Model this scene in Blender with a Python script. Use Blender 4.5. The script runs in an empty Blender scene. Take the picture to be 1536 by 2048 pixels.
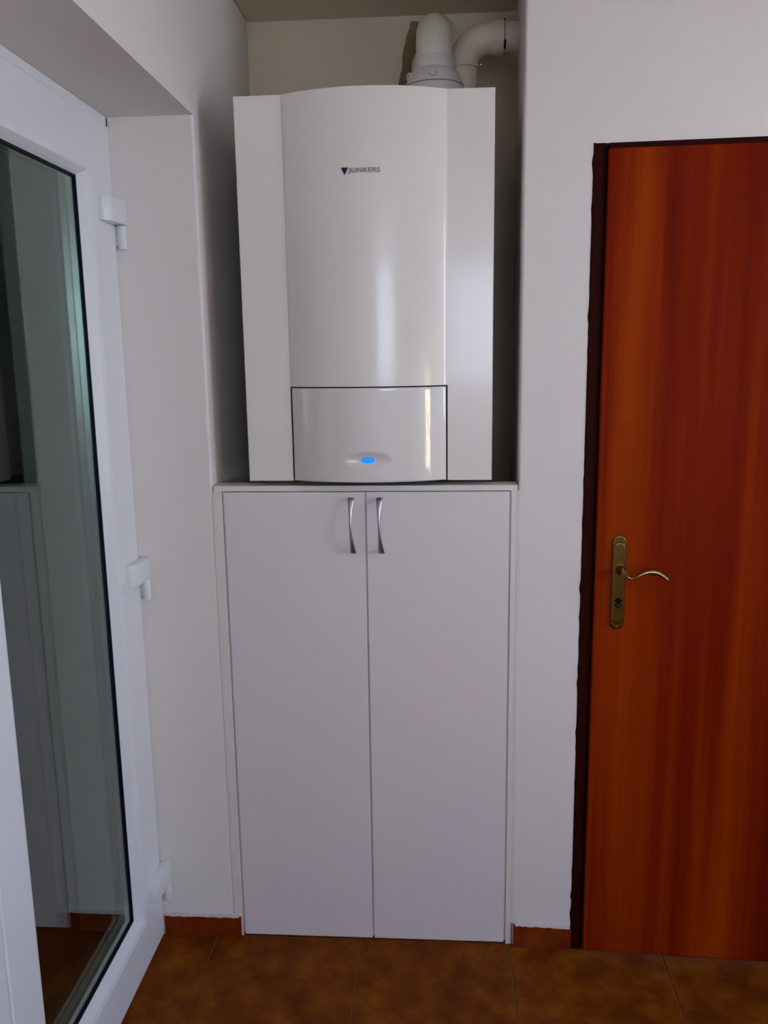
import bpy, bmesh, math, random
from mathutils import Vector, Matrix
random.seed(7)
S = bpy.context.scene
COL = S.collection
PI = math.pi

# ------------------------------------------------------------------ camera
FPX, PITCH, ROLL, YAW = 1687.71, -0.18746, -0.014727, -0.069378
CAM = Vector((-0.07272, -2.06421, 1.59602))
cy, sy, cp, sp = math.cos(YAW), math.sin(YAW), math.cos(PITCH), math.sin(PITCH)
fw = Vector((sy*cp, cy*cp, sp)); rt = Vector((cy, -sy, 0)); up = rt.cross(fw)
r2 = rt*math.cos(ROLL)+up*math.sin(ROLL); u2 = -rt*math.sin(ROLL)+up*math.cos(ROLL)
cam = bpy.data.cameras.new('camera'); co = bpy.data.objects.new('camera', cam); COL.objects.link(co)
m = Matrix((r2, u2, -fw)).transposed().to_4x4(); m.translation = CAM
co.matrix_world = m
cam.sensor_fit = 'VERTICAL'; cam.sensor_height = 36.0; cam.lens = FPX/2048*36.0; cam.clip_start = 0.02
S.camera = co

# ------------------------------------------------------------------ world, daylight, exposure
W = bpy.data.worlds.new('world'); S.world = W; W.use_nodes = True
nt = W.node_tree; bg = nt.nodes['Background']
tc = nt.nodes.new('ShaderNodeTexCoord'); sx = nt.nodes.new('ShaderNodeSeparateXYZ')
nt.links.new(tc.outputs['Generated'], sx.inputs[0])
rp = nt.nodes.new('ShaderNodeValToRGB'); nt.links.new(sx.outputs['Z'], rp.inputs[0])
rp.color_ramp.elements[0].position = 0.0; rp.color_ramp.elements[0].color = (0.68, 0.80, 1.0, 1)
rp.color_ramp.elements[1].position = 0.8; rp.color_ramp.elements[1].color = (0.42, 0.62, 1.0, 1)
nt.links.new(rp.outputs[0], bg.inputs[0]); bg.inputs[1].default_value = 3.0
sun = bpy.data.lights.new('sun', 'SUN'); so = bpy.data.objects.new('sun', sun); COL.objects.link(so)
sun.energy = 34; sun.angle = 0.01; sun.color = (1, .93, .8)
so.rotation_euler = (math.radians(-44), 0, math.radians(52))      # shines from behind the house onto the garden
def portal(loc, rot, w, h):
    l = bpy.data.lights.new('window_portal', 'AREA'); l.shape = 'RECTANGLE'; l.size = w; l.size_y = h
    l.cycles.is_portal = True
    o = bpy.data.objects.new('window_portal', l); COL.objects.link(o); o.location = loc; o.rotation_euler = rot
S.view_settings.view_transform = 'Standard'; S.view_settings.look = 'None'
S.view_settings.gamma = 1; S.view_settings.use_curve_mapping = False
S.view_settings.exposure = 1.98

# ------------------------------------------------------------------ materials
def lin(c):
    return tuple(((x/255)/12.92 if x/255 <= .04045 else ((x/255+.055)/1.055)**2.4) for x in c)
def mat(name, rgb, rough=.5, metal=0, spec=.5, coat=0, coatr=.05, bump=None, var=None, emit=None):
    M = bpy.data.materials.new(name); M.use_nodes = True
    n = M.node_tree.nodes; L = M.node_tree.links; b = n['Principled BSDF']
    b.inputs['Base Color'].default_value = (*rgb, 1); b.inputs['Roughness'].default_value = rough
    b.inputs['Metallic'].default_value = metal; b.inputs['Specular IOR Level'].default_value = spec
    b.inputs['Coat Weight'].default_value = coat; b.inputs['Coat Roughness'].default_value = coatr
    t = n.new('ShaderNodeTexCoord')
    if var:
        sc, amt = var
        ns = n.new('ShaderNodeTexNoise'); ns.inputs['Scale'].default_value = sc; ns.inputs['Detail'].default_value = 4
        L.new(t.outputs['Object'], ns.inputs['Vector'])
        mx = n.new('ShaderNodeMix'); mx.data_type = 'RGBA'
        mx.inputs[6].default_value = (*[c*(1-amt) for c in rgb], 1); mx.inputs[7].default_value = (*[min(1, c*(1+amt)) for c in rgb], 1)
        L.new(ns.outputs['Fac'], mx.inputs[0]); L.new(mx.outputs[2], b.inputs['Base Color'])
    if bump:
        sc, st = bump
        ns = n.new('ShaderNodeTexNoise'); ns.inputs['Scale'].default_value = sc; ns.inputs['Detail'].default_value = 5
        L.new(t.outputs['Object'], ns.inputs['Vector'])
        bp = n.new('ShaderNodeBump'); bp.inputs['Strength'].default_value = st; bp.inputs['Distance'].default_value = .004
        L.new(ns.outputs['Fac'], bp.inputs['Height']); L.new(bp.outputs[0], b.inputs['Normal'])
    if emit:
        b.inputs['Emission Color'].default_value = (*emit[0], 1); b.inputs['Emission Strength'].default_value = emit[1]
    return M
M = {}
M['paint'] = mat('white_wall_paint', (.82, .745, .69), .85, bump=(60, .12), var=(1.3, .02))
M['niche'] = mat('yellowed_niche_paint', (.80, .70, .52), .88, bump=(50, .15), var=(2, .04))
M['pvc'] = mat('white_pvc', (.80, .80, .80), .3, spec=.5)
M['hinge'] = mat('white_hinge', (.78, .78, .77), .35)
M['laminate'] = mat('white_laminate', (.79, .70, .685), .42)
M['edging'] = mat('white_edge_band', (.79, .72, .65), .45)
M['boiler'] = mat('white_enamel', (.84, .76, .685), .25, coat=.22, coatr=.07)
M['panel'] = mat('glossy_white_plastic', (.78, .71, .655), .35, coat=1, coatr=.015)
M['casing'] = mat('boiler_side_sheet', (.42, .41, .39), .5)
M['dark'] = mat('dark_gap', (.003, .003, .0035), .8, spec=.08)
M['pipe'] = mat('off_white_pipe', (.82, .76, .64), .45)
M['pipe2'] = mat('cream_pipe', (.84, .70, .56), .45)
M['fitting'] = mat('grey_white_fitting', (.76, .72, .67), .4)
M['gasket'] = mat('black_gasket', (.004, .004, .014), .5, spec=.15)
M['spacer'] = mat('aluminium_spacer', (.80, .78, .72), .25, metal=1)
M['chrome'] = mat('brushed_chrome', (.50, .50, .52), .33, metal=1)
M['brass'] = mat('antique_brass', (.24, .145, .035), .27, metal=1, var=(25, .35))
M['brass_light'] = mat('worn_brass', (.40, .29, .14), .22, metal=1)
M['grout'] = mat('grout', lin((118, 88, 52)), .85)
M['caulk_white'] = mat('off_white_sealant', (.76, .72, .68), .6, bump=(40, .4))
M['caulk'] = mat('pinkish_plaster_edge', (.62, .50, .47), .8, bump=(90, .6))
M['doorframe'] = mat('dark_brown_frame', lin((46, 10, 3)), .6, spec=.06, var=(9, .25))
M['led'] = mat('blue_light', (0, .1, .5), .3, emit=((.0, .26, 1.0), .23))
M['logo_blue'] = mat('badge_blue', (.006, .010, .065), .4, spec=.2)
M['logo_grey'] = mat('badge_grey', (.20, .185, .185), .4)
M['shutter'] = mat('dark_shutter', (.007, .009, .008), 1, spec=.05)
M['exterior'] = mat('exterior_render', (.45, .40, .33), .9)
M['ground'] = mat('garden_ground', (.13, .14, .17), .95, var=(3, .4))

def wood():
    M_ = bpy.data.materials.new('red_brown_wood_laminate'); M_.use_nodes = True
    n = M_.node_tree.nodes; L = M_.node_tree.links; b = n['Principled BSDF']
    t = n.new('ShaderNodeTexCoord')
    def noise(scale, vec, detail=3, dist=0.0):
        mp = n.new('ShaderNodeMapping'); mp.inputs['Scale'].default_value = vec; mp.inputs['Rotation'].default_value = (0, math.radians(1.2), 0)
        L.new(t.outputs['Object'], mp.inputs[0])
        q = n.new('ShaderNodeTexNoise'); q.inputs['Scale'].default_value = scale; q.inputs['Detail'].default_value = detail; q.inputs['Distortion'].default_value = dist
        L.new(mp.outputs[0], q.inputs['Vector']); return q.outputs['Fac']
    a = noise(1, (8.5, 1, .35), 2.5, .5); c = noise(1, (60, 1, 1.1), 3, .3); d = noise(1, (9, 1, 120), 2, .5)
    r = n.new('ShaderNodeValToRGB'); e = r.color_ramp.elements
    e[0].position = .36; e[0].color = (*lin((104, 16, 0)), 1); e[1].position = .70; e[1].color = (*lin((158, 56, 0)), 1)
    k = r.color_ramp.elements.new(.5); k.color = (*lin((126, 30, 0)), 1)
    m1 = n.new('ShaderNodeMath'); m1.operation = 'MULTIPLY_ADD'; m1.inputs[1].default_value = .2; L.new(c, m1.inputs[0]); 
    m2 = n.new('ShaderNodeMath'); m2.operation = 'MULTIPLY'; m2.inputs[1].default_value = .82; L.new(a, m2.inputs[0]); L.new(m2.outputs[0], m1.inputs[2])
    L.new(m1.outputs[0], r.inputs[0])
    mx = n.new('ShaderNodeMix'); mx.data_type = 'RGBA'; mx.blend_type = 'MULTIPLY'; mx.inputs[0].default_value = .25
    r2_ = n.new('ShaderNodeValToRGB'); r2_.color_ramp.elements[0].position = .35; r2_.color_ramp.elements[1].position = .6; r2_.color_ramp.elements[0].color = (.7, .7, .7, 1)
    L.new(d, r2_.inputs[0]); L.new(r.outputs[0], mx.inputs[6]); L.new(r2_.outputs[0], mx.inputs[7])
    L.new(mx.outputs[2], b.inputs['Base Color']); b.inputs['Roughness'].default_value = .55; b.inputs['Specular IOR Level'].default_value = .05
    return M_
M['wood'] = wood()
def tile_mat(name, c0, c1, c2, sc=5):
    M_ = bpy.data.materials.new(name); M_.use_nodes = True
    n = M_.node_tree.nodes; L = M_.node_tree.links; b = n['Principled BSDF']
    g = n.new('ShaderNodeNewGeometry')
    q = n.new('ShaderNodeTexNoise'); q.inputs['Scale'].default_value = sc; q.inputs['Detail'].default_value = 6; q.inputs['Roughness'].default_value = .6
    L.new(g.outputs['Position'], q.inputs['Vector'])
    r = n.new('ShaderNodeValToRGB'); e = r.color_ramp.elements
    e[0].position = .35; e[0].color = (*lin(c0), 1); e[1].position = .68; e[1].color = (*lin(c2), 1)
    k = e.new(.52); k.color = (*lin(c1), 1)
    L.new(q.outputs['Fac'], r.inputs[0]); L.new(r.outputs[0], b.inputs['Base Color'])
    b.inputs['Roughness'].default_value = .55; b.inputs['Specular IOR Level'].default_value = .1
    return M_
M['tile'] = tile_mat('terracotta_floor_tile', (96, 40, 3), (120, 56, 5), (138, 74, 10), 11)
M['skirt'] = tile_mat('terracotta_skirting', (104, 34, 6), (120, 44, 8), (132, 56, 14), 9)
def glass_mat():
    M_ = bpy.data.materials.new('window_glass'); M_.use_nodes = True
    b = M_.node_tree.nodes['Principled BSDF']
    b.inputs['Base Color'].default_value = (.72, .86, .80, 1); b.inputs['Roughness'].default_value = 0.01
    b.inputs['Transmission Weight'].default_value = 1; b.inputs['IOR'].default_value = 1.46
    return M_
M['glass'] = glass_mat()
def leaf_mat():
    return mat('hedge_leaves', (.48, .47, .36), .6, var=(8, .4))
M['olive_tone'] = mat('dark_olive', (.30, .24, .12), .95, bump=(120, .5), var=(18, .3)); M['filler'] = mat('yellow_filler', (.68, .57, .34), .95, bump=(120, .5), var=(18, .15))
M['leaf'] = leaf_mat(); M['ochre'] = mat('ochre_render', (.75, .50, .24), .9)

# ------------------------------------------------------------------ mesh helpers
def finish(name, bm, material, parent=None, smooth=False, bevel=0, seg=2, angle=35):
    me = bpy.data.meshes.new(name)
    bmesh.ops.recalc_face_normals(bm, faces=bm.faces)
    if bevel:
        es = [e for e in bm.edges if len(e.link_faces) == 2 and e.calc_face_angle(0) > math.radians(angle)]
        bmesh.ops.bevel(bm, geom=es, offset=bevel, segments=seg, affect='EDGES', profile=.5, clamp_overlap=True)
    bm.to_mesh(me); bm.free()
    if smooth:
        for p in me.polygons: p.use_smooth = True
        try: me.set_sharp_from_angle(angle=math.radians(40))
        except Exception: pass
    me.materials.append(M[material] if isinstance(material, str) else material)
    o = bpy.data.objects.new(name, me); COL.objects.link(o)
    if parent:
        o.parent = parent
        # geometry is written in world coordinates; keep it there under the parent's offset
        w = Matrix.Identity(4); pp = parent
        while pp: w = pp.matrix_basis @ pp.matrix_parent_inverse @ w if False else (pp.matrix_parent_inverse @ pp.matrix_basis) @ w; pp = pp.parent
        o.matrix_parent_inverse = w.inverted()
    return o
def setorigin(o):
    """put the origin of a top-level mesh at the centre of its base"""
    me = o.data; xs = [v.co for v in me.vertices]
    c = Vector(((min(v.x for v in xs)+max(v.x for v in xs))/2, (min(v.y for v in xs)+max(v.y for v in xs))/2, min(v.z for v in xs)))
    me.transform(Matrix.Translation(-c)); o.location = c
def B(bm, x0, x1, y0, y1, z0, z1):
    vs = [bm.verts.new((x, y, z)) for x in (x0, x1) for y in (y0, y1) for z in (z0, z1)]
    for f in ((0,1,3,2),(4,6,7,5),(0,4,5,1),(2,3,7,6),(0,2,6,4),(1,5,7,3)): bm.faces.new([vs[i] for i in f])
def box(name, x0, x1, y0, y1, z0, z1, material, parent=None, bevel=0, **k):
    bm = bmesh.new(); B(bm, x0, x1, y0, y1, z0, z1); return finish(name, bm, material, parent, bevel=bevel, **k)
def boxes(name, L, material, parent=None, bevel=0, **k):
    bm = bmesh.new()
    for a in L: B(bm, *a)
    return finish(name, bm, material, parent, bevel=bevel, **k)
def PR(bm, pts, z0, z1, ax='Z'):
    """extrude a 2-D outline along an axis"""
    def p(a, b, c): return (a, b, c) if ax == 'Z' else ((c, a, b) if ax == 'X' else (a, c, b))
    lo = [bm.verts.new(p(a, b, z0)) for a, b in pts]; hi = [bm.verts.new(p(a, b, z1)) for a, b in pts]
    n = len(pts); bm.faces.new(lo[::-1]); bm.faces.new(hi)
    for i in range(n): bm.faces.new((lo[i], lo[(i+1) % n], hi[(i+1) % n], hi[i]))
def sweep(bm, path, radii, n=24, cap=True, squash=None):
    """tube along a path of points; radii one number or a list; squash = list of (side, up) factors"""
    pts = [Vector(p) for p in path]; rings = []
    ref = Vector((0, 0, 1)); prev = None
    for i, p in enumerate(pts):
        t = (pts[min(i+1, len(pts)-1)]-pts[max(i-1, 0)]).normalized()
        if prev is None:
            a = t.orthogonal().normalized() if abs(t.z) > .9 else t.cross(ref).normalized()
        else:
            a = (prev - t*prev.dot(t)).normalized()
        prev = a; b = t.cross(a); r = radii[i] if isinstance(radii, (list, tuple)) else radii
        ra, rb = (r, r) if not isinstance(r, tuple) else r
        rings.append([bm.verts.new(p + a*ra*math.cos(2*PI*k/n) + b*rb*math.sin(2*PI*k/n)) for k in range(n)])
    for i in range(len(rings)-1):
        for k in range(n): bm.faces.new((rings[i][k], rings[i][(k+1) % n], rings[i+1][(k+1) % n], rings[i+1][k]))
    if cap: bm.faces.new(rings[0][::-1]); bm.faces.new(rings[-1])
def lathe(bm, prof, c, axis='Z', n=40):
    """prof: (radius, height) pairs about a vertical axis through c"""
    rings = []
    for r, h in prof:
        ring = []
        for k in range(n):
            a, b = r*math.cos(2*PI*k/n), r*math.sin(2*PI*k/n)
            q = (a, b, h) if axis == 'Z' else ((a, h, b) if axis == 'Y' else (h, a, b))
            ring.append(bm.verts.new(Vector(c)+Vector(q)))
        rings.append(ring)
    for i in range(len(rings)-1):
        for k in range(n): bm.faces.new((rings[i][k], rings[i][(k+1) % n], rings[i+1][(k+1) % n], rings[i+1][k]))
    bm.faces.new(rings[0][::-1]); bm.faces.new(rings[-1])
def empty(name, loc, parent=None):
    o = bpy.data.objects.new(name, None); COL.objects.link(o); o.location = loc; o.empty_display_size = .1
    if parent: o.parent = parent; o.matrix_parent_inverse = Matrix.Translation(Vector(parent.location)).inverted()
    return o
def tag(o, label=None, cat=None, group=None, kind=None):
    if label: o['label'] = label
    if cat: o['category'] = cat
    if group: o['group'] = group
    if kind: o['kind'] = kind
    return o

# ------------------------------------------------------------------ main dimensions
XL, XR = -.648, .116            # niche opening, left and right
XF = -.846                      # room face of the white door sash
ZS = 2.144                      # underside of the lintel
ZC = 2.568                      # ceiling
YB = .64                        # back of the niche
ANG = .046; XW = .109           # the right wall turns slightly towards the room
def wy(x, off=0): return -(x-XW)*ANG - off
YF = -4.2; XE = 1.95

# ------------------------------------------------------------------ room shell
# floor: grout bed with individual tiles
fl = boxes('floor', [(-1.25, XE+.1, YF-.1, .75, -.12, -.0025)], 'grout')
tag(fl, 'orange-brown tiled floor with pale thin joints', kind='structure')
P = .4035; J = .0035
tile_bm = bmesh.new(); B(tile_bm, J/2, P-J/2, J/2, P-J/2, -.008, 0)
tile0 = finish('floor_tile', tile_bm, 'tile', fl, bevel=.0012, seg=1)
tiles = []
for i in range(-3, 9):
    for j in range(-11, 2):
        x, y = .1075+i*P, -.001+j*P
        if x < -1.2 or x > XE or y < YF-.3: continue
        o = tile0 if not tiles else tile0.copy()
        if tiles: COL.objects.link(o)
        o.location = (x, y, random.uniform(-.0003, .0003)); tiles.append(o)
ce = box('ceiling', -1.25, XE+.3, YF-.3, .95, ZC, ZC+.2, 'paint'); tag(ce, 'off-white ceiling over the room and the niche', kind='structure')

# left wall: pier beside the niche (its end is the door reveal), lintel, and the wall nearer the camera
bm = bmesh.new(); r = .007
arc = [(XL-r+r*math.cos(a), r-r*math.sin(a)) for a in [PI/2*k/5 for k in range(6)]]
PR(bm, [(-1.2, 0)] + arc[::-1] + [(XL, .75), (-1.2, .75)], -.1, ZC+.05)
B(bm, -1.2, XL+.0002, -1.62, .012, ZS, ZC+.05)
B(bm, -1.2, XL+.0002, YF-.2, -1.62, -.1, ZC+.05)
wl = finish('wall_left', bm, 'paint'); tag(wl, 'white plastered left wall with the deep glazed door opening', kind='structure')

# niche: back wall and slightly splayed right side
bm = bmesh.new(); B(bm, -.7, .3, YB, YB+.25, -.1, ZC+.05)
wn = finish('wall_niche', bm, 'niche'); tag(wn, 'white back wall of the niche behind the boiler', kind='structure')
# wall right of the niche, with the opening for the brown door
DX0, DX1, DZ = .273, 1.125, 2.052
bm = bmesh.new(); r = .006
def wq(x, off=0): return (x, wy(x, off))
arc = [(XR+r-r*math.cos(a), r-r*math.sin(a)) for a in [PI/2*k/5 for k in range(6)]]
PR(bm, [(.152, .7), (XR, .02)] + arc + [wq(DX0), (DX0, .35), (.3, .7)], -.1, ZC+.05)
PR(bm, [wq(DX0), wq(DX1), (DX1, .35), (DX0, .35)], DZ, ZC+.05)
PR(bm, [wq(DX1), (XE+.3, wy(XE+.3)), (XE+.3, .35), (DX1, .35)], -.1, ZC+.05)
wb = finish('wall_back', bm, 'paint'); tag(wb, 'white wall to the right of the niche around the brown door', kind='structure')
# walls behind and beside the camera, with their windows
def wall_holes_y(bm, y0, y1, x0, x1, z0, z1, holes):
    xs = sorted({x0, x1, *[h[0] for h in holes], *[h[1] for h in holes]})
    for a, b in zip(xs, xs[1:]):
        hh = [h for h in holes if h[0] <= a and h[1] >= b]
        if hh: h = hh[0]; B(bm, a, b, y0, y1, z0, h[2]); B(bm, a, b, y0, y1, h[3], z1)
        else: B(bm, a, b, y0, y1, z0, z1)
HF = [(-.02, .98, 1.32, 2.25)]
bm = bmesh.new(); wall_holes_y(bm, YF-.2, YF, -1.2, XE+.3, -.1, ZC+.05, HF)
wf = finish('wall_front', bm, 'paint'); tag(wf, 'white wall behind the camera with a window', kind='structure')
HR = (-1.62, -.72, 1.2, 2.3); HN = (-3.30, -3.08, .85, 2.1); HM = (-2.95, -2.35, .80, 1.55)
bm = bmesh.new()
for a in ((YF, HN[0], None), (HN[0], HN[1], HN), (HN[1], HM[0], None), (HM[0], HM[1], HM), (HM[1], HR[0], None), (HR[0], HR[1], HR), (HR[1], .1, None)):
    if a[2]: B(bm, XE, XE+.2, a[0], a[1], -.1, a[2][2]); B(bm, XE, XE+.2, a[0], a[1], a[2][3], ZC+.05)
    else: B(bm, XE, XE+.2, a[0], a[1], -.1, ZC+.05)
wr = finish('wall_right', bm, 'paint'); tag(wr, 'white right wall with three windows', kind='structure')
def win(n, x0, x1, y0, y1, z0, z1, ax):
    t = .05; L = []
    if ax == 'Y':
        L = [(x0, x0+t, y0, y1, z0, z1), (x1-t, x1, y0, y1, z0, z1), (x0, x1, y0, y1, z0, z0+t), (x0, x1, y0, y1, z1-t, z1)]
    else:
        L = [(x0, x1, y0, y0+t, z0, z1), (x0, x1, y1-t, y1, z0, z1), (x0, x1, y0, y1, z0, z0+t), (x0, x1, y0, y1, z1-t, z1)]
    o = empty('window_%d' % n, ((x0+x1)/2, (y0+y1)/2, z0)); tag(o, kind='structure')
    boxes('window_frame', L, 'pvc', o)
    return o
for k, h in enumerate(HF):
    tag(win(k+1, h[0], h[1], YF-.12, YF-.06, h[2], h[3], 'Y'), 'white-framed window behind the camera')
    portal(((h[0]+h[1])/2, YF-.19, (h[2]+h[3])/2), (PI/2, 0, PI), h[1]-h[0], h[3]-h[2])
tag(win(3, XE+.06, XE+.12, HR[0], HR[1], HR[2], HR[3], 'X'), 'wide white-framed window in the right wall')
tag(win(2, XE+.06, XE+.12, HN[0], HN[1], HN[2], HN[3], 'X'), 'narrow tall window in the right wall')
portal((XE+.19, (HN[0]+HN[1])/2, (HN[2]+HN[3])/2), (0, PI/2, 0), HN[3]-HN[2], HN[1]-HN[0])
tag(win(4, XE+.06, XE+.12, HM[0], HM[1], HM[2], HM[3], 'X'), 'low square window added in the right wall for reflections')  # added opening, widens the bright reflection on the control flap
portal((XE+.19, (HM[0]+HM[1])/2, (HM[2]+HM[3])/2), (0, PI/2, 0), HM[3]-HM[2], HM[1]-HM[0])
portal((XE+.19, (HR[0]+HR[1])/2, (HR[2]+HR[3])/2), (0, PI/2, 0), HR[3]-HR[2], HR[1]-HR[0])

# skirting tiles
bm = bmesh.new(); B(bm, XF, XL+.017, -.009, .0, 0, .0595); s1 = finish('baseboard_left', bm, 'skirt', bevel=.001, seg=1)
tag(s1, 'terracotta skirting tile between the glazed door and the cabinet', kind='structure')
bm = bmesh.new(); PR(bm, [(.1195, .0), (.1195, wy(.1195, .009)), (DX0-.001, wy(DX0, .009)), (DX0-.001, wy(DX0))], 0, .063)
s2 = finish('baseboard_right', bm, 'skirt', bevel=.001, seg=1); tag(s2, 'terracotta skirting tile between the cabinet and the brown door', kind='structure')
def rough_strip(name, par, x0, x1, z, f, n=26, h=.004):
    bm = bmesh.new(); top = []; 
    for i in range(n+1):
        x = x0+(x1-x0)*i/n; y = f(x); hh = h*(.6+random.random()*.8)
        a = bm.verts.new((x, y-.0075-random.random()*.002, z-.0005)); b = bm.verts.new((x, y-.004, z+hh)); c = bm.verts.new((x, y+.001, z+hh+.002)); d = bm.verts.new((x, y+.001, z-.0005))
        top.append((a, b, c, d))
    for p, q in zip(top, top[1:]):
        for k in range(4): bm.faces.new((p[k], p[(k+1) % 4], q[(k+1) % 4], q[k]))
    bm.faces.new(top[0]); bm.faces.new(top[-1][::-1])
    return finish(name, bm, 'caulk', par, smooth=True)
rough_strip('plaster_edge', s1, XF+.002, XL+.012, .0595, lambda x: 0)
rough_strip('plaster_edge', s2, .124, DX0-.003, .063, lambda x: wy(x))

# ------------------------------------------------------------------ door_1: white glazed double door in the left wall
d1 = empty('door_1', (XF-.03, -.79, 0)); tag(d1, 'white plastic glazed double door in the left wall opening', kind='structure')
boxes('door_frame', [(-.925, XF-.006, -.012, -.0005, 0, ZS), (-.925, XF-.006, -1.62, -1.608, 0, ZS), (-.925, XF-.006, -1.62, 0, ZS-.03, ZS-.0005), (-.925, XF-.012, -1.62, 0, .0, .012)], 'pvc', d1, bevel=.002)
def leaf(y0, y1, gl0, gl1, name):
    GX = -.874; z0, z1, g0, g1 = .010, ZS-.022, .158, 1.986
    bm = bmesh.new()
    def ring(x0, x1, a0, a1, b0, b1, c0, c1, d0, d1_):       # frame ring, outer a0..a1 x b0..b1, inner c0..c1 x d0..d1
        B(bm, x0, x1, a0, c0, b0, b1); B(bm, x0, x1, c1, a1, b0, b1); B(bm, x0, x1, c0, c1, b0, d0); B(bm, x0, x1, c0, c1, d1_, b1)
    e = .012
    # mitred profile ring, swept round the opening: (inward distance from outer edge, x)
    o = [(y0, z0), (y1, z0), (y1, z1), (y0, z1)]; i_ = [(gl0, g0), (gl1, g0), (gl1, g1), (gl0, g1)]
    prof = [(0, -.92), (0, XF-.004), (.03, XF), (.82, XF), (.90, XF-.003), (.965, XF-.016), (1.0, GX+.004), (1.0, -.92)]
    rings = []
    for t, x in prof:
        rings.append([bm.verts.new((x, a[0]+(b[0]-a[0])*t, a[1]+(b[1]-a[1])*t)) for a, b in zip(o, i_)])
    n = len(rings)
    for k in range(n):
        A, C = rings[k], rings[(k+1) % n]
        for q in range(4): bm.faces.new((A[q], A[(q+1) % 4], C[(q+1) % 4], C[q]))
    lf = finish(name, bm, 'pvc', d1)
    g = .0045
    bm = bmesh.new()
    for x0, x1 in ((GX-.001, GX+.0045),):
        B(bm, x0, x1, gl0-.001, gl0+g, g0, g1); B(bm, x0, x1, gl1-g, gl1+.001, g0, g1); B(bm, x0, x1, gl0, gl1, g0-.001, g0+g); B(bm, x0, x1, gl0, gl1, g1-g, g1+.001)
    finish('rubber_gasket', bm, 'gasket', lf)
    box('glass_pane', GX-.004, GX, gl0-.006, gl1+.006, g0-.006, g1+.006, 'glass', lf)
    box('glass_pane', GX-.024, GX-.020, gl0-.006, gl1+.006, g0-.006, g1+.006, 'glass', lf)
    bm = bmesh.new(); w = .008
    for (a, b, c, d) in ((gl0-.005, gl0+w, g0, g1), (gl1-w, gl1+.005, g0, g1), (gl0, gl1, g0-.005, g0+w), (gl0, gl1, g1-w, g1+.005)):
        B(bm, GX-.0195, GX-.0045, a, b, c, d)
    finish('spacer_bar', bm, 'spacer', lf)
    return lf
leafA = leaf(-.785, -.013, -.662, -.164, 'door_leaf')
leafB = leaf(-1.607, -.789, -1.46, -.912, 'door_leaf')
def hinge(z, first=None):
    """door hinge: stepped block on the sash above a round pin sleeve"""
    hb = bmesh.new()
    PR(hb, [(XF-.001, -.105), (XF+.010, -.104), (XF+.024, -.088), (XF+.029, -.012), (XF+.026, .0), (XF+.018, -.0008), (XF+.004, -.0008), (XF-.001, -.011)], z, z+.056)
    h = finish('hinge', hb, 'hinge', d1, bevel=.0025, smooth=True)
    pb = bmesh.new(); lathe(pb, [(.0095, -.0545), (.0095, -.053), (.0102, -.052), (.0102, -.002), (.0095, -.001)], (XF+.0155, -.0115, z), n=28)
    finish('hinge_pin', pb, 'hinge', h, smooth=True)
    pb = bmesh.new(); B(pb, XF-.004, XF+.008, -.012, -.0008, z-.045, z-.0015); finish('hinge_bracket', pb, 'hinge', h)
    pb = bmesh.new(); lathe(pb, [(.0085, z-.0018), (.0085, z+.0002)], (XF+.0155, -.0115, 0), n=20); finish('hinge_washer', pb, 'dark', h)
hinge(1.9000)
h2_ = hinge(1.0330)
hinge(.1720)
box('strike_plate', XF-.001, XF+.006, -.128, -.104, 1.022, 1.052, 'hinge', d1, bevel=.002)
# closed roller shutter outside the glass
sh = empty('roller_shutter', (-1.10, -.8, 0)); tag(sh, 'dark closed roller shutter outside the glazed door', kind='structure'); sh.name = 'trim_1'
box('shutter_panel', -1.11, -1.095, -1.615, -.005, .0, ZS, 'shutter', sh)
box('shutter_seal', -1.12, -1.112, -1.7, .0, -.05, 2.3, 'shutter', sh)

# ------------------------------------------------------------------ door_2: red-brown wooden door in the right wall
d2 = empty('door_2', (.7, wy(.7), 0)); tag(d2, 'red-brown wooden door with antique brass handle in dark brown frame', kind='structure')
LX0, LX1, LZ = .304, 1.095, 2.0385
def wprism(bm, x0, x1, o0, o1, z0, z1):
    PR(bm, [(x0, wy(x0, o0)), (x1, wy(x1, o0)), (x1, wy(x1, o1)), (x0, wy(x0, o1))], z0, z1)
bm = bmesh.new()
wprism(bm, DX0+.0002, .2970, -.30, .002, 0, DZ-.0002); wprism(bm, .2970, LX0+.004, -.30, -.014, 0, DZ-.0002); wprism(bm, LX1-.004, DX1-.0002, -.30, .002, 0, DZ-.0002); wprism(bm, LX0+.004, LX1-.004, -.30, .002, LZ-.003, DZ-.0002)
# ragged plaster line down the outer edge of the frame
df = finish('door_frame', bm, 'doorframe', d2)
bm = bmesh.new(); zz = 0; pts = []
while zz < DZ:
    pts.append((zz, DX0-.001-random.random()**5*.0035)); zz += random.uniform(.008, .03)
pts.append((DZ+.001, DX0-.001))
for (za, xa), (zb, xb) in zip(pts, pts[1:]):
    v = [bm.verts.new(q) for q in ((xa, wy(xa, .0008), za), (DX0+.002, wy(DX0, .0024), za), (DX0+.002, wy(DX0, .0024), zb), (xb, wy(xb, .0008), zb))]
    w_ = [bm.verts.new(q.co+Vector((0, .004, 0))) for q in v]
    bm.faces.new(v); bm.faces.new(w_[::-1])
    for k in range(4): bm.faces.new((v[k], w_[k], w_[(k+1) % 4], v[(k+1) % 4]))
finish('frame_edge', bm, 'doorframe', d2)
bm = bmesh.new(); wprism(bm, LX0, LX1, -.028, .011, .004, LZ)
lf2 = finish('door_leaf', bm, 'wood', d2, bevel=.003)
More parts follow.
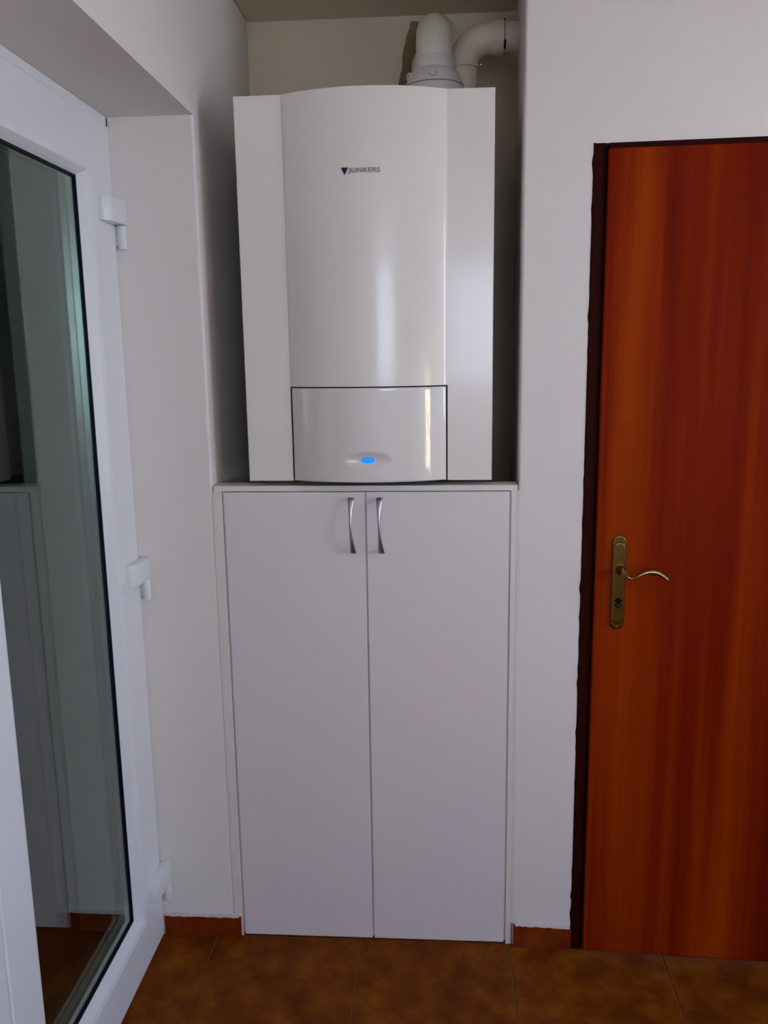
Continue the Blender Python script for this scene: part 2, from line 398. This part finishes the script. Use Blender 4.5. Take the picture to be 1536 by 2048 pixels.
# leaf is modelled at the origin of the door so the grain follows it
def wp(x, off, z): return Vector((x, wy(x, off), z))
O = .0112
def plate(bm, cx, z0, z1, hw, o0, o1, cap):
    pts = []
    for k in range(13):
        a = PI*k/12; pts.append((cx+hw*math.cos(a), z1-cap+cap*math.sin(a)))
    for k in range(13):
        a = PI+PI*k/12; pts.append((cx+hw*math.cos(a), z0+cap+cap*math.sin(a)))
    lo = [bm.verts.new(wp(x, o0, z)) for x, z in pts]; hi = [bm.verts.new(wp(cx+(x-cx)*.86, o1, z+(.004 if z < (z0+z1)/2 else -.004))) for x, z in pts]
    bm.faces.new(lo); bm.faces.new(hi[::-1]); n = len(pts)
    for i in range(n): bm.faces.new((lo[i], lo[(i+1) % n], hi[(i+1) % n], hi[i]))
PC = .3605; PZ0, PZ1 = .909, 1.1515
bm = bmesh.new(); plate(bm, PC, PZ0, PZ1, .0185, O-.001, O+.004, .018)
hp = finish('handle_plate', bm, 'brass', d2, bevel=.0012)
bm = bmesh.new(); plate(bm, PC, PZ0+.016, PZ1-.016, .0150, O+.003, O+.0085, .013)
finish('raised_panel', bm, 'brass', hp, bevel=.0018)
# keyhole escutcheon: small diamond and a cylinder slot
bm = bmesh.new(); kz = .986
for pts in ([(0, .008), (.011, 0), (.004, -.004), (0, -.006), (-.004, -.004), (-.011, 0)],):
    lo = [bm.verts.new(wp(PC+x, O+.008, kz+z)) for x, z in pts]; hi = [bm.verts.new(wp(PC+x, O+.0095, kz+z)) for x, z in pts]
    bm.faces.new(lo); bm.faces.new(hi[::-1])
    for i in range(6): bm.faces.new((lo[i], lo[(i+1) % 6], hi[(i+1) % 6], hi[i]))
finish('keyhole', bm, 'dark', hp)
bm = bmesh.new(); lathe(bm, [(.0075, -.002), (.0075, .0015)], (0, 0, 0), axis='Y', n=24)
bm.transform(Matrix.Translation(wp(PC, O+.0085, kz-.0115)))
cyl = finish('lock_cylinder', bm, 'dark', hp)
bm = bmesh.new()
for dz in (-.002, .0025): B(bm, PC-.005, PC+.005, wy(PC, O+.0115), wy(PC, O+.009), kz-.0115+dz-.0008, kz-.0115+dz+.0008)
finish('key_slot', bm, 'brass_light', hp)
for z in (PZ1-.009, PZ0+.008):
    bm = bmesh.new(); lathe(bm, [(.004, .002), (.004, -.0005), (.0025, -.0022)], (0, 0, 0), axis='Y', n=16)
    bm.transform(Matrix.Translation(wp(PC, O+.004, z))); finish('screw_head', bm, 'brass_light', hp, smooth=True)
# lever: rose, neck and S-curved grip
lz = 1.0640
bm = bmesh.new()
lathe(bm, [(.0125, .002), (.0125, -.004), (.0105, -.008), (.0085, -.012), (.0075, -.030), (.0095, -.036), (.0095, -.046), (.006, -.050)], (0, 0, 0), axis='Y', n=28)
bm.transform(Matrix.Translation(wp(PC+.003, O+.008, lz)))
lv = finish('lever_handle', bm, 'brass', d2, smooth=True)
bm = bmesh.new(); path = []; rad = []
ctrl = [(0, -.004), (.012, -.0105), (.024, -.0085), (.038, -.002), (.052, .0035), (.066, .0045), (.080, .0015), (.092, -.0055), (.102, -.0135)]
N = 40
for i in range(N+1):
    t = i/N*(len(ctrl)-1); k = min(int(t), len(ctrl)-2); f = t-k
    p0, p1, p2, p3 = ctrl[max(k-1, 0)], ctrl[k], ctrl[k+1], ctrl[min(k+2, len(ctrl)-1)]
    q = [.5*((2*p1[j])+(-p0[j]+p2[j])*f+(2*p0[j]-5*p1[j]+4*p2[j]-p3[j])*f*f+(-p0[j]+3*p1[j]-3*p2[j]+p3[j])*f**3) for j in (0, 1)]
    path.append(wp(PC+.006+q[0], O+.046-.006*math.sin(PI*i/N), lz+q[1])); s = i/N
    h = .0028+.0042*math.sin(PI*min(1, max(0, (s-.3)/.75)))*1.0 if s > .3 else .0028+.001*(1-s/.3)
    if s > .93: h *= (1-(s-.93)/.07*.6)
    rad.append((.0075, h))
sweep(bm, path, rad, n=20)
finish('lever_grip', bm, 'brass_light', lv, smooth=True)

# ------------------------------------------------------------------ cabinet in the lower part of the niche
cb = empty('cabinet', (-.26, .02, 0)); tag(cb, 'white two-door cabinet filling the lower half of the niche under the boiler', 'cabinet')
CZ = 1.2705; T = 1.2565
cl0, cl1, cr0, cr1 = -.6425, -.6255, .0985, .1185
boxes('side_panel', [(-.6455, cl1, 0, .058, .0, T+.0005)], 'edging', cb, bevel=.0008)
boxes('side_panel', [(cr0, .1140, 0, .058, .0, T+.0005)], 'edging', cb, bevel=.0008)
box('sealant_bead', -.6495, -.6453, -.0008, .003, .066, T, 'caulk_white', cb)
box('sealant_bead', .1138, .1185, -.0008, .003, .066, T, 'caulk_white', cb)
box('top_ledge', -.6455, .1140, -.0005, .058, T, CZ, 'edging', cb, bevel=.001)
boxes('gap_strip', [(cl1-.0005, cl1+.004, .0085, .02, .006, T)], 'edging', cb); boxes('gap_strip', [(cr0-.004, cr0+.0005, .0085, .02, .006, T)], 'edging', cb); boxes('gap_strip', [(-.2637, -.2603, .0090, .02, .006, T)], 'edging', cb)
box('plinth', cl1, cr0, .012, .03, 0, .02, 'dark', cb)
boxes('door_stop', [(-.273, -.251, .021, .04, .02, T), (cl1, cl1+.03, .0215, .03, .02, T), (cr0-.03, cr0, .0215, .03, .02, T), (cl1, cr0, .0215, .03, T-.03, T)], 'edging', cb)
ZD0, ZD1 = .0055, T-.0022
dl_ = box('door', cl1+.0045, -.2640, .0, .018, ZD0, ZD1, 'laminate', cb, bevel=.001)
dr_ = box('door', -.2600, cr0-.0045, .0, .018, ZD0, ZD1, 'laminate', cb, bevel=.001)
def bow(door, x):
    """slim chrome bow handle, wide at both feet and narrow in the middle"""
    z0, z1 = 1.101, 1.240; N = 36; bm = bmesh.new(); rings = []; n = 16
    for i in range(N+1):
        s = i/N; z = z1+(z0-z1)*s
        y = -.0105-.0165*(max(0, math.sin(PI*s))**.6)
        w = .0030+.0052*abs(2*s-1)**1.7
        xs = x + (-.0025*math.sin(PI*s)) + .0018*(2*s-1)
        th = .0028
        rings.append((xs, y, z, w, th))
    R = []
    for i, (a, y, z, w, th) in enumerate(rings):
        p = Vector((a, y, z)); q0 = Vector(rings[max(i-1, 0)][:3]); q1 = Vector(rings[min(i+1, N)][:3])
        t = (q1-q0).normalized(); side = Vector((1, 0, 0)); nn = t.cross(side).normalized()
        R.append([bm.verts.new(p+side*w*math.cos(2*PI*k/n)+nn*th*math.sin(2*PI*k/n)) for k in range(n)])
    for i in range(N):
        for k in range(n): bm.faces.new((R[i][k], R[i][(k+1) % n], R[i+1][(k+1) % n], R[i+1][k]))
    bm.faces.new(R[0][::-1]); bm.faces.new(R[-1])
    B(bm, x-.0045, x+.0005, -.0115, .0002, z1-.0075, z1-.0015); B(bm, x-.0005, x+.0045, -.0115, .0002, z0+.0015, z0+.0075)
    return finish('handle', bm, 'chrome', door, smooth=True)
bow(dl_, -.2955); bow(dr_, -.2245)

# ------------------------------------------------------------------ boiler
bo = empty('wall_boiler', (-.2517, .25, 1.284)); tag(bo, 'white wall-hung gas boiler with bulging front and glowing blue status light', 'boiler')
BX0, BX1, BZ0, BZ1 = -.5530, .0505, 1.2835, 2.1800
A0, A1, SAG = -.4400, -.0590, .046
AC = (A0+A1)/2; AH = (A1-A0)/2; RR = (AH*AH+SAG*SAG)/(2*SAG)
def bulge(x):
    d = min(abs(x-AC), AH); return -(math.sqrt(RR*RR-d*d)-(RR-SAG))
PANZ = 1.5155
box('casing', BX0+.006, BX1-.006, .03, YB-.005, BZ0+.004, BZ1-.004, 'casing', bo, bevel=.004)
# front cover: one sheet with bulge, folded back at the sides, open where the control flap sits
bm = bmesh.new()
xs = [BX0]+[BX0+.002]+[A0-.0006] + [A0+(A1-A0)*k/48 for k in range(49)] + [A1+.0006, BX1-.002, BX1]
def fy(x):
    if x <= BX0+1e-6 or x >= BX1-1e-6: return .004
    if x == BX0+.002 or x == BX1-.002: return .0005
    if x < A0 or x > A1: return .0
    return bulge(x)+(-.0012)
def strip(xs, z0, z1, back=.05, thick=None):
    """solid wall between front profile and a plane behind it"""
    f0 = [bm.verts.new((x, fy(x), z0)) for x in xs]; f1 = [bm.verts.new((x, fy(x), z1)) for x in xs]
    b0 = [bm.verts.new((x, back, z0)) for x in xs]; b1 = [bm.verts.new((x, back, z1)) for x in xs]
    for i in range(len(xs)-1):
        bm.faces.new((f0[i], f0[i+1], f1[i+1], f1[i])); bm.faces.new((b0[i+1], b0[i], b1[i], b1[i+1]))
        bm.faces.new((f1[i], f1[i+1], b1[i+1], b1[i])); bm.faces.new((b0[i], b0[i+1], f0[i+1], f0[i]))
    bm.faces.new((f0[0], f1[0], b1[0], b0[0])); bm.faces.new((f0[-1], b0[-1], b1[-1], f1[-1]))
arcx = [x for x in xs if A0-1e-9 <= x <= A1+1e-9]
strip([BX0, BX0+.002, A0-.0012], BZ0, PANZ); strip([A1+.0012, BX1-.002, BX1], BZ0, PANZ)
strip(xs, PANZ, BZ1)
fc = finish('front_cover', bm, 'boiler', bo, smooth=True)
# control flap with a shallow dimple round the light
bm = bmesh.new(); NX, NZ = 120, 72; P0, P1, Q0, Q1 = A0+.0022, A1-.0022, BZ0+.001, PANZ-.0028
LXc, LZc = -.2500, 1.3385
def flap_y(x, z):
    y = bulge(x)-.0018
    ex = min(x-P0, P1-x, z-Q0, Q1-z)
    if ex < .004: y += .004-math.sqrt(max(0, .004**2-(.004-ex)**2))
    d = ((x-LXc)/.060)**2+((z-LZc-.001)/.0205)**2
    if d < 1: y += .0085*(1-d)**1.3
    return y
def grid_axis(a, b, n):
    r_ = [a, a+.0006, a+.0014, a+.0026, a+.004]; l_ = [b-.004, b-.0026, b-.0014, b-.0006, b]
    return r_ + [a+.004+(b-a-.008)*k/n for k in range(1, n)] + l_
gx, gz = grid_axis(P0, P1, NX), grid_axis(Q0, Q1, NZ)
V = [[bm.verts.new((x, flap_y(x, z), z)) for z in gz] for x in gx]
for i in range(len(gx)-1):
    for j in range(len(gz)-1): bm.faces.new((V[i][j], V[i+1][j], V[i+1][j+1], V[i][j+1]))
# rim going back
rim = [V[i][0] for i in range(len(gx))]+[V[-1][j] for j in range(1, len(gz))]+[V[i][-1] for i in range(len(gx)-2, -1, -1)]+[V[0][j] for j in range(len(gz)-2, 0, -1)]
bk = [bm.verts.new((v.co.x, v.co.y+.006, v.co.z)) for v in rim]
for i in range(len(rim)): j = (i+1) % len(rim); bm.faces.new((rim[i], rim[j], bk[j], bk[i]))
fp = finish('control_flap', bm, 'panel', bo, smooth=True)
bm = bmesh.new(); n = 40; ly = flap_y(LXc, LZc)
ringo = [bm.verts.new((LXc+.0175*math.cos(2*PI*k/n), ly-.0005, LZc+.0088*math.sin(2*PI*k/n))) for k in range(n)]
ringi = [bm.verts.new((LXc+.0150*math.cos(2*PI*k/n), ly-.0025, LZc+.0072*math.sin(2*PI*k/n))) for k in range(n)]
ringb = [bm.verts.new((LXc+.0175*math.cos(2*PI*k/n), ly+.006, LZc+.0088*math.sin(2*PI*k/n))) for k in range(n)]
bm.faces.new(ringi[::-1]); bm.faces.new(ringb)
for k in range(n):
    j = (k+1) % n; bm.faces.new((ringo[k], ringo[j], ringi[j], ringi[k])); bm.faces.new((ringb[k], ringb[j], ringo[j], ringo[k]))
tag(finish('status_light', bm, 'led', fp, smooth=True), 'glowing blue oval status light')
# dark recess behind the flap gap and along the boiler's bottom edge
bm = bmesh.new()
cut = [A0+(A1-A0)*k/24 for k in range(25)]
f0 = [bm.verts.new((x, bulge(x)+.0065, BZ0+.003)) for x in cut]; f1 = [bm.verts.new((x, bulge(x)+.0065, PANZ+.0)) for x in cut]
b0 = [bm.verts.new((x, .03, BZ0+.003)) for x in cut]; b1 = [bm.verts.new((x, .03, PANZ+.0)) for x in cut]
for i in range(24):
    bm.faces.new((f0[i], f0[i+1], f1[i+1], f1[i])); bm.faces.new((b0[i+1], b0[i], b1[i], b1[i+1])); bm.faces.new((b0[i], b0[i+1], f0[i+1], f0[i])); bm.faces.new((f1[i], f1[i+1], b1[i+1], b1[i]))
finish('control_recess', bm, 'dark', bo)
# badge: blue triangle and the word JUNKERS
bm = bmesh.new(); bx, bz = -.2995, 2.0085
def by(x): return bulge(x)-.0012
pts = [(-.0005, .0), (.0160, .0), (.0078, -.0165)]
lo = [bm.verts.new((bx+x, by(bx+x)-.0015, bz+z)) for x, z in pts]; hi = [bm.verts.new((bx+x, by(bx+x)+.0005, bz+z)) for x, z in pts]
bm.faces.new(lo); bm.faces.new(hi[::-1])
for k in range(3): bm.faces.new((lo[k], lo[(k+1) % 3], hi[(k+1) % 3], hi[k]))
bd = finish('badge', bm, 'logo_blue', bo); tag(bd, 'small badge with blue triangle and grey lettering')
cu = bpy.data.curves.new('badge_lettering', 'FONT'); cu.body = 'JUNKERS'; cu.size = .0150; cu.extrude = .0006; cu.space_character = 1.05; cu.offset = .00025
to = bpy.data.objects.new('tmp', cu); COL.objects.link(to)
dg = bpy.context.evaluated_depsgraph_get(); me = bpy.data.meshes.new_from_object(to.evaluated_get(dg)); bpy.data.objects.remove(to)
wx = max(v.co.x for v in me.vertices); hy = max(v.co.y for v in me.vertices)
for v in me.vertices:
    x = bx+.0180+v.co.x/wx*.0710; z = bz-.0110+v.co.y/hy*.0098; v.co = (x, by(x)-.0006-v.co.z, z)
me.materials.clear(); me.materials.append(M['logo_grey'])
lo_ = bpy.data.objects.new('badge_lettering', me); COL.objects.link(lo_); lo_.parent = bd; lo_.matrix_parent_inverse = Matrix.Identity(4)

# ------------------------------------------------------------------ flue and air pipes above the boiler
fx, fyy = -.0895, .30
ad = empty('flue_adapter', (fx, fyy, BZ1-.004)); tag(ad, 'grey-white round flue adapter with test caps on top of the boiler', 'pipe fitting')
bm = bmesh.new(); lathe(bm, [(.084, BZ1-.0035), (.084, 2.195), (.080, 2.205), (.078, 2.261), (.076, 2.266), (.074, 2.2665)], (fx, fyy, 0), n=56); finish('adapter_base', bm, 'fitting', ad, smooth=True)
bm = bmesh.new(); lathe(bm, [(.0765, 2.2655), (.0765, 2.2685)], (fx, fyy, 0), n=56); finish('seal_ring', bm, mat('grey_seal', (.25, .24, .25), .6), ad)
bm = bmesh.new(); lathe(bm, [(.075, 2.2685), (.074, 2.276), (.062, 2.299), (.0535, 2.308), (.053, 2.334), (.0515, 2.336)], (fx, fyy, 0), n=56); finish('adapter_collar', bm, 'fitting', ad, smooth=True)
def cap(d):
    bm = bmesh.new(); lathe(bm, [(.0105, 0), (.0105, -.012), (.009, -.014)], (0, 0, 0), axis='Y', n=24)
    rot = Matrix.Rotation(d, 4, 'Z'); bm.transform(Matrix.Translation((fx, fyy, 2.286)) @ rot @ Matrix.Translation((0, -.063, 0)))
    finish('test_cap', bm, mat('cream_cap', (.72, .62, .55), .45), ad, smooth=True)
cap(math.radians(-3)); cap(math.radians(-62))
# exhaust pipe: up, then back into the wall
fpz = 2.418
e1 = empty('flue_pipe', (fx, fyy, 2.335)); tag(e1, 'off-white flue pipe rising from the boiler and bending back into the wall', 'pipe')
R1 = .072; path = [(fx, fyy, 2.3345), (fx, fyy, fpz-R1)] + [(fx, fyy+R1-R1*math.cos(a), fpz-R1+R1*math.sin(a)) for a in [PI/2*k/14 for k in range(1, 15)]] + [(fx, YB-.002, fpz)]
bm = bmesh.new(); sweep(bm, path, .0475, n=44); finish('elbow', bm, 'pipe', e1, smooth=True)
bm = bmesh.new(); lathe(bm, [(.070, YB-.0005), (.070, YB-.006), (.052, YB-.016), (.049, YB-.018)], (fx, 0, fpz), axis='Y', n=44); finish('wall_collar', bm, 'pipe2', e1, smooth=True)
# air pipe: up and right, through the niche's side wall
ax_, ay_, az_ = -.0145, .410, 2.4180
e2 = empty('air_intake_pipe', (ax_, ay_, BZ1-.004)); tag(e2, 'cream intake pipe bending right from the boiler into the side wall', 'pipe')
R2 = .072; path = [(ax_, ay_, BZ1-.0035), (ax_, ay_, az_-R2)] + [(ax_+R2-R2*math.cos(a), ay_, az_-R2+R2*math.sin(a)) for a in [PI/2*k/14 for k in range(1, 15)]] + [(.095, ay_, az_)]
bm = bmesh.new(); sweep(bm, path, .0400, n=44); finish('elbow', bm, 'pipe2', e2, smooth=True)
bm = bmesh.new(); lathe(bm, [(.0425, .062), (.0435, .066), (.0435, .0945), (.042, .0955)], (0, ay_, az_), axis='X', n=44); finish('elbow_socket', bm, 'pipe2', e2, smooth=True)
bm = bmesh.new(); lathe(bm, [(.0385, .094), (.0385, .1385)], (0, ay_, az_), axis='X', n=44); finish('straight_pipe', bm, 'pipe', e2, smooth=True)
bm = bmesh.new(); lathe(bm, [(.0425, .0948), (.0425, .0965)], (0, ay_, az_), axis='X', n=44); finish('seal_ring', bm, mat('brown_seal', (.10, .06, .04), .7), e2)
for a0, a1 in ((78, 94), (-52, -24)):
    bm = bmesh.new(); pth = [(.0965, ay_-.0435*math.cos(math.radians(a)), az_+.0435*math.sin(math.radians(a))) for a in [a0+(a1-a0)*k/6 for k in range(7)]]
    sweep(bm, pth, .0026, n=10); finish('seal_tab', bm, 'dark', e2, smooth=True)
bm = bmesh.new(); lathe(bm, [(.0445, az_-R2-.004), (.0445, az_-R2+.006)], (ax_, ay_, 0), n=44); finish('riser_socket', bm, 'pipe2', e2, smooth=True)
bm = bmesh.new(); lathe(bm, [(.004, 0), (.004, .006), (.002, .008)], (ax_+.0465, ay_-.012, az_-R2+.004), axis='X', n=16); finish('screw_head', bm, mat('zinc_screw', (.6, .55, .42), .35, metal=.6), e2, smooth=True)

# ------------------------------------------------------------------ outside, seen only as reflections
gd = box('garden_ground', -9, 14, -16, YF-.25, -.35, -.2, 'ground'); gd.name = 'floor_outside'; tag(gd, 'garden ground outside the windows', kind='structure')
gd2 = box('yard_ground', XE+.25, 14, YF-.2, 6, -.35, -.2, 'ground'); gd2.name = 'floor_yard'; tag(gd2, 'yard outside the right window', kind='structure')
bm = bmesh.new()
for k in range(2400):
    p = Vector((random.uniform(5.0, 6.2), random.uniform(-12, -3.5), random.uniform(-.2, 1.75+.3*random.random())))
    d = Vector((random.gauss(0, 1), random.gauss(0, 1), random.gauss(0, 1))).normalized(); e_ = d.orthogonal().normalized()
    s = random.uniform(.04, .10)
    bm.faces.new([bm.verts.new(p+d*s), bm.verts.new(p+e_*s*.5), bm.verts.new(p-d*s), bm.verts.new(p-e_*s*.5)])
hd = finish('hedge', bm, 'leaf'); tag(hd, 'leafy hedge added in the yard for the boiler to reflect', 'hedge', kind='stuff')  # added out of view so the boiler front has foliage to reflect

sd = empty('ochre_reflector', (7.3, -9.4, -.2)); tag(sd, 'added ochre plastered shed with flat roof beyond the hedge', 'reflector')  # ochre block added out of view, gives the boiler front a warm reflected strip
boxes('reflector_body', [(6.6, 8.2, -11.2, -8.0, -.2, 3.4)], 'ochre', sd); box('reflector_top', 6.4, 8.4, -11.4, -7.8, 3.4, 3.55, 'exterior', sd)

# dark olive and yellow patches round the pipe hole, and the niche's own ceiling
def blob(name, pts, material, th):
    bm = bmesh.new(); P_ = []
    for i, p in enumerate(pts):
        q = pts[(i+1) % len(pts)]
        for k in range(5):
            f = k/5; P_.append((p[0]+(q[0]-p[0])*f+random.gauss(0, .0012), p[1]+(q[1]-p[1])*f+random.gauss(0, .0012)))
    lo = [bm.verts.new((x, YB+.001, z)) for x, z in P_]; hi = [bm.verts.new((x, YB-th, z)) for x, z in P_]
    bm.faces.new(lo); bm.faces.new(hi[::-1]); n = len(P_)
    for i in range(n): bm.faces.new((lo[i], lo[(i+1) % n], hi[(i+1) % n], hi[i]))
    bmesh.ops.triangulate(bm, faces=[f for f in bm.faces if len(f.verts) > 4])
    return finish(name, bm, material, wn)
tag(blob('olive_patch', [(-.1598, 2.5487), (-.1733, 2.5114), (-.1842, 2.4575), (-.1891, 2.4166), (-.200, 2.365), (-.198, 2.26), (-.10, 2.26), (-.06, 2.50), (-.1187, 2.545)], 'olive_tone', .0015), 'dark olive patch behind the flue pipe')
tag(blob('filler_patch', [(-.115, 2.548), (-.0602, 2.5600), (-.0384, 2.5467), (-.0238, 2.5166), (-.040, 2.480), (-.09, 2.46)], 'filler', .0025), 'yellowish filler patch beside the flue pipe')
box('niche_ceiling', XL+.003, .148, .012, YB-.001, ZC-.004, ZC+.001, 'niche', wn)
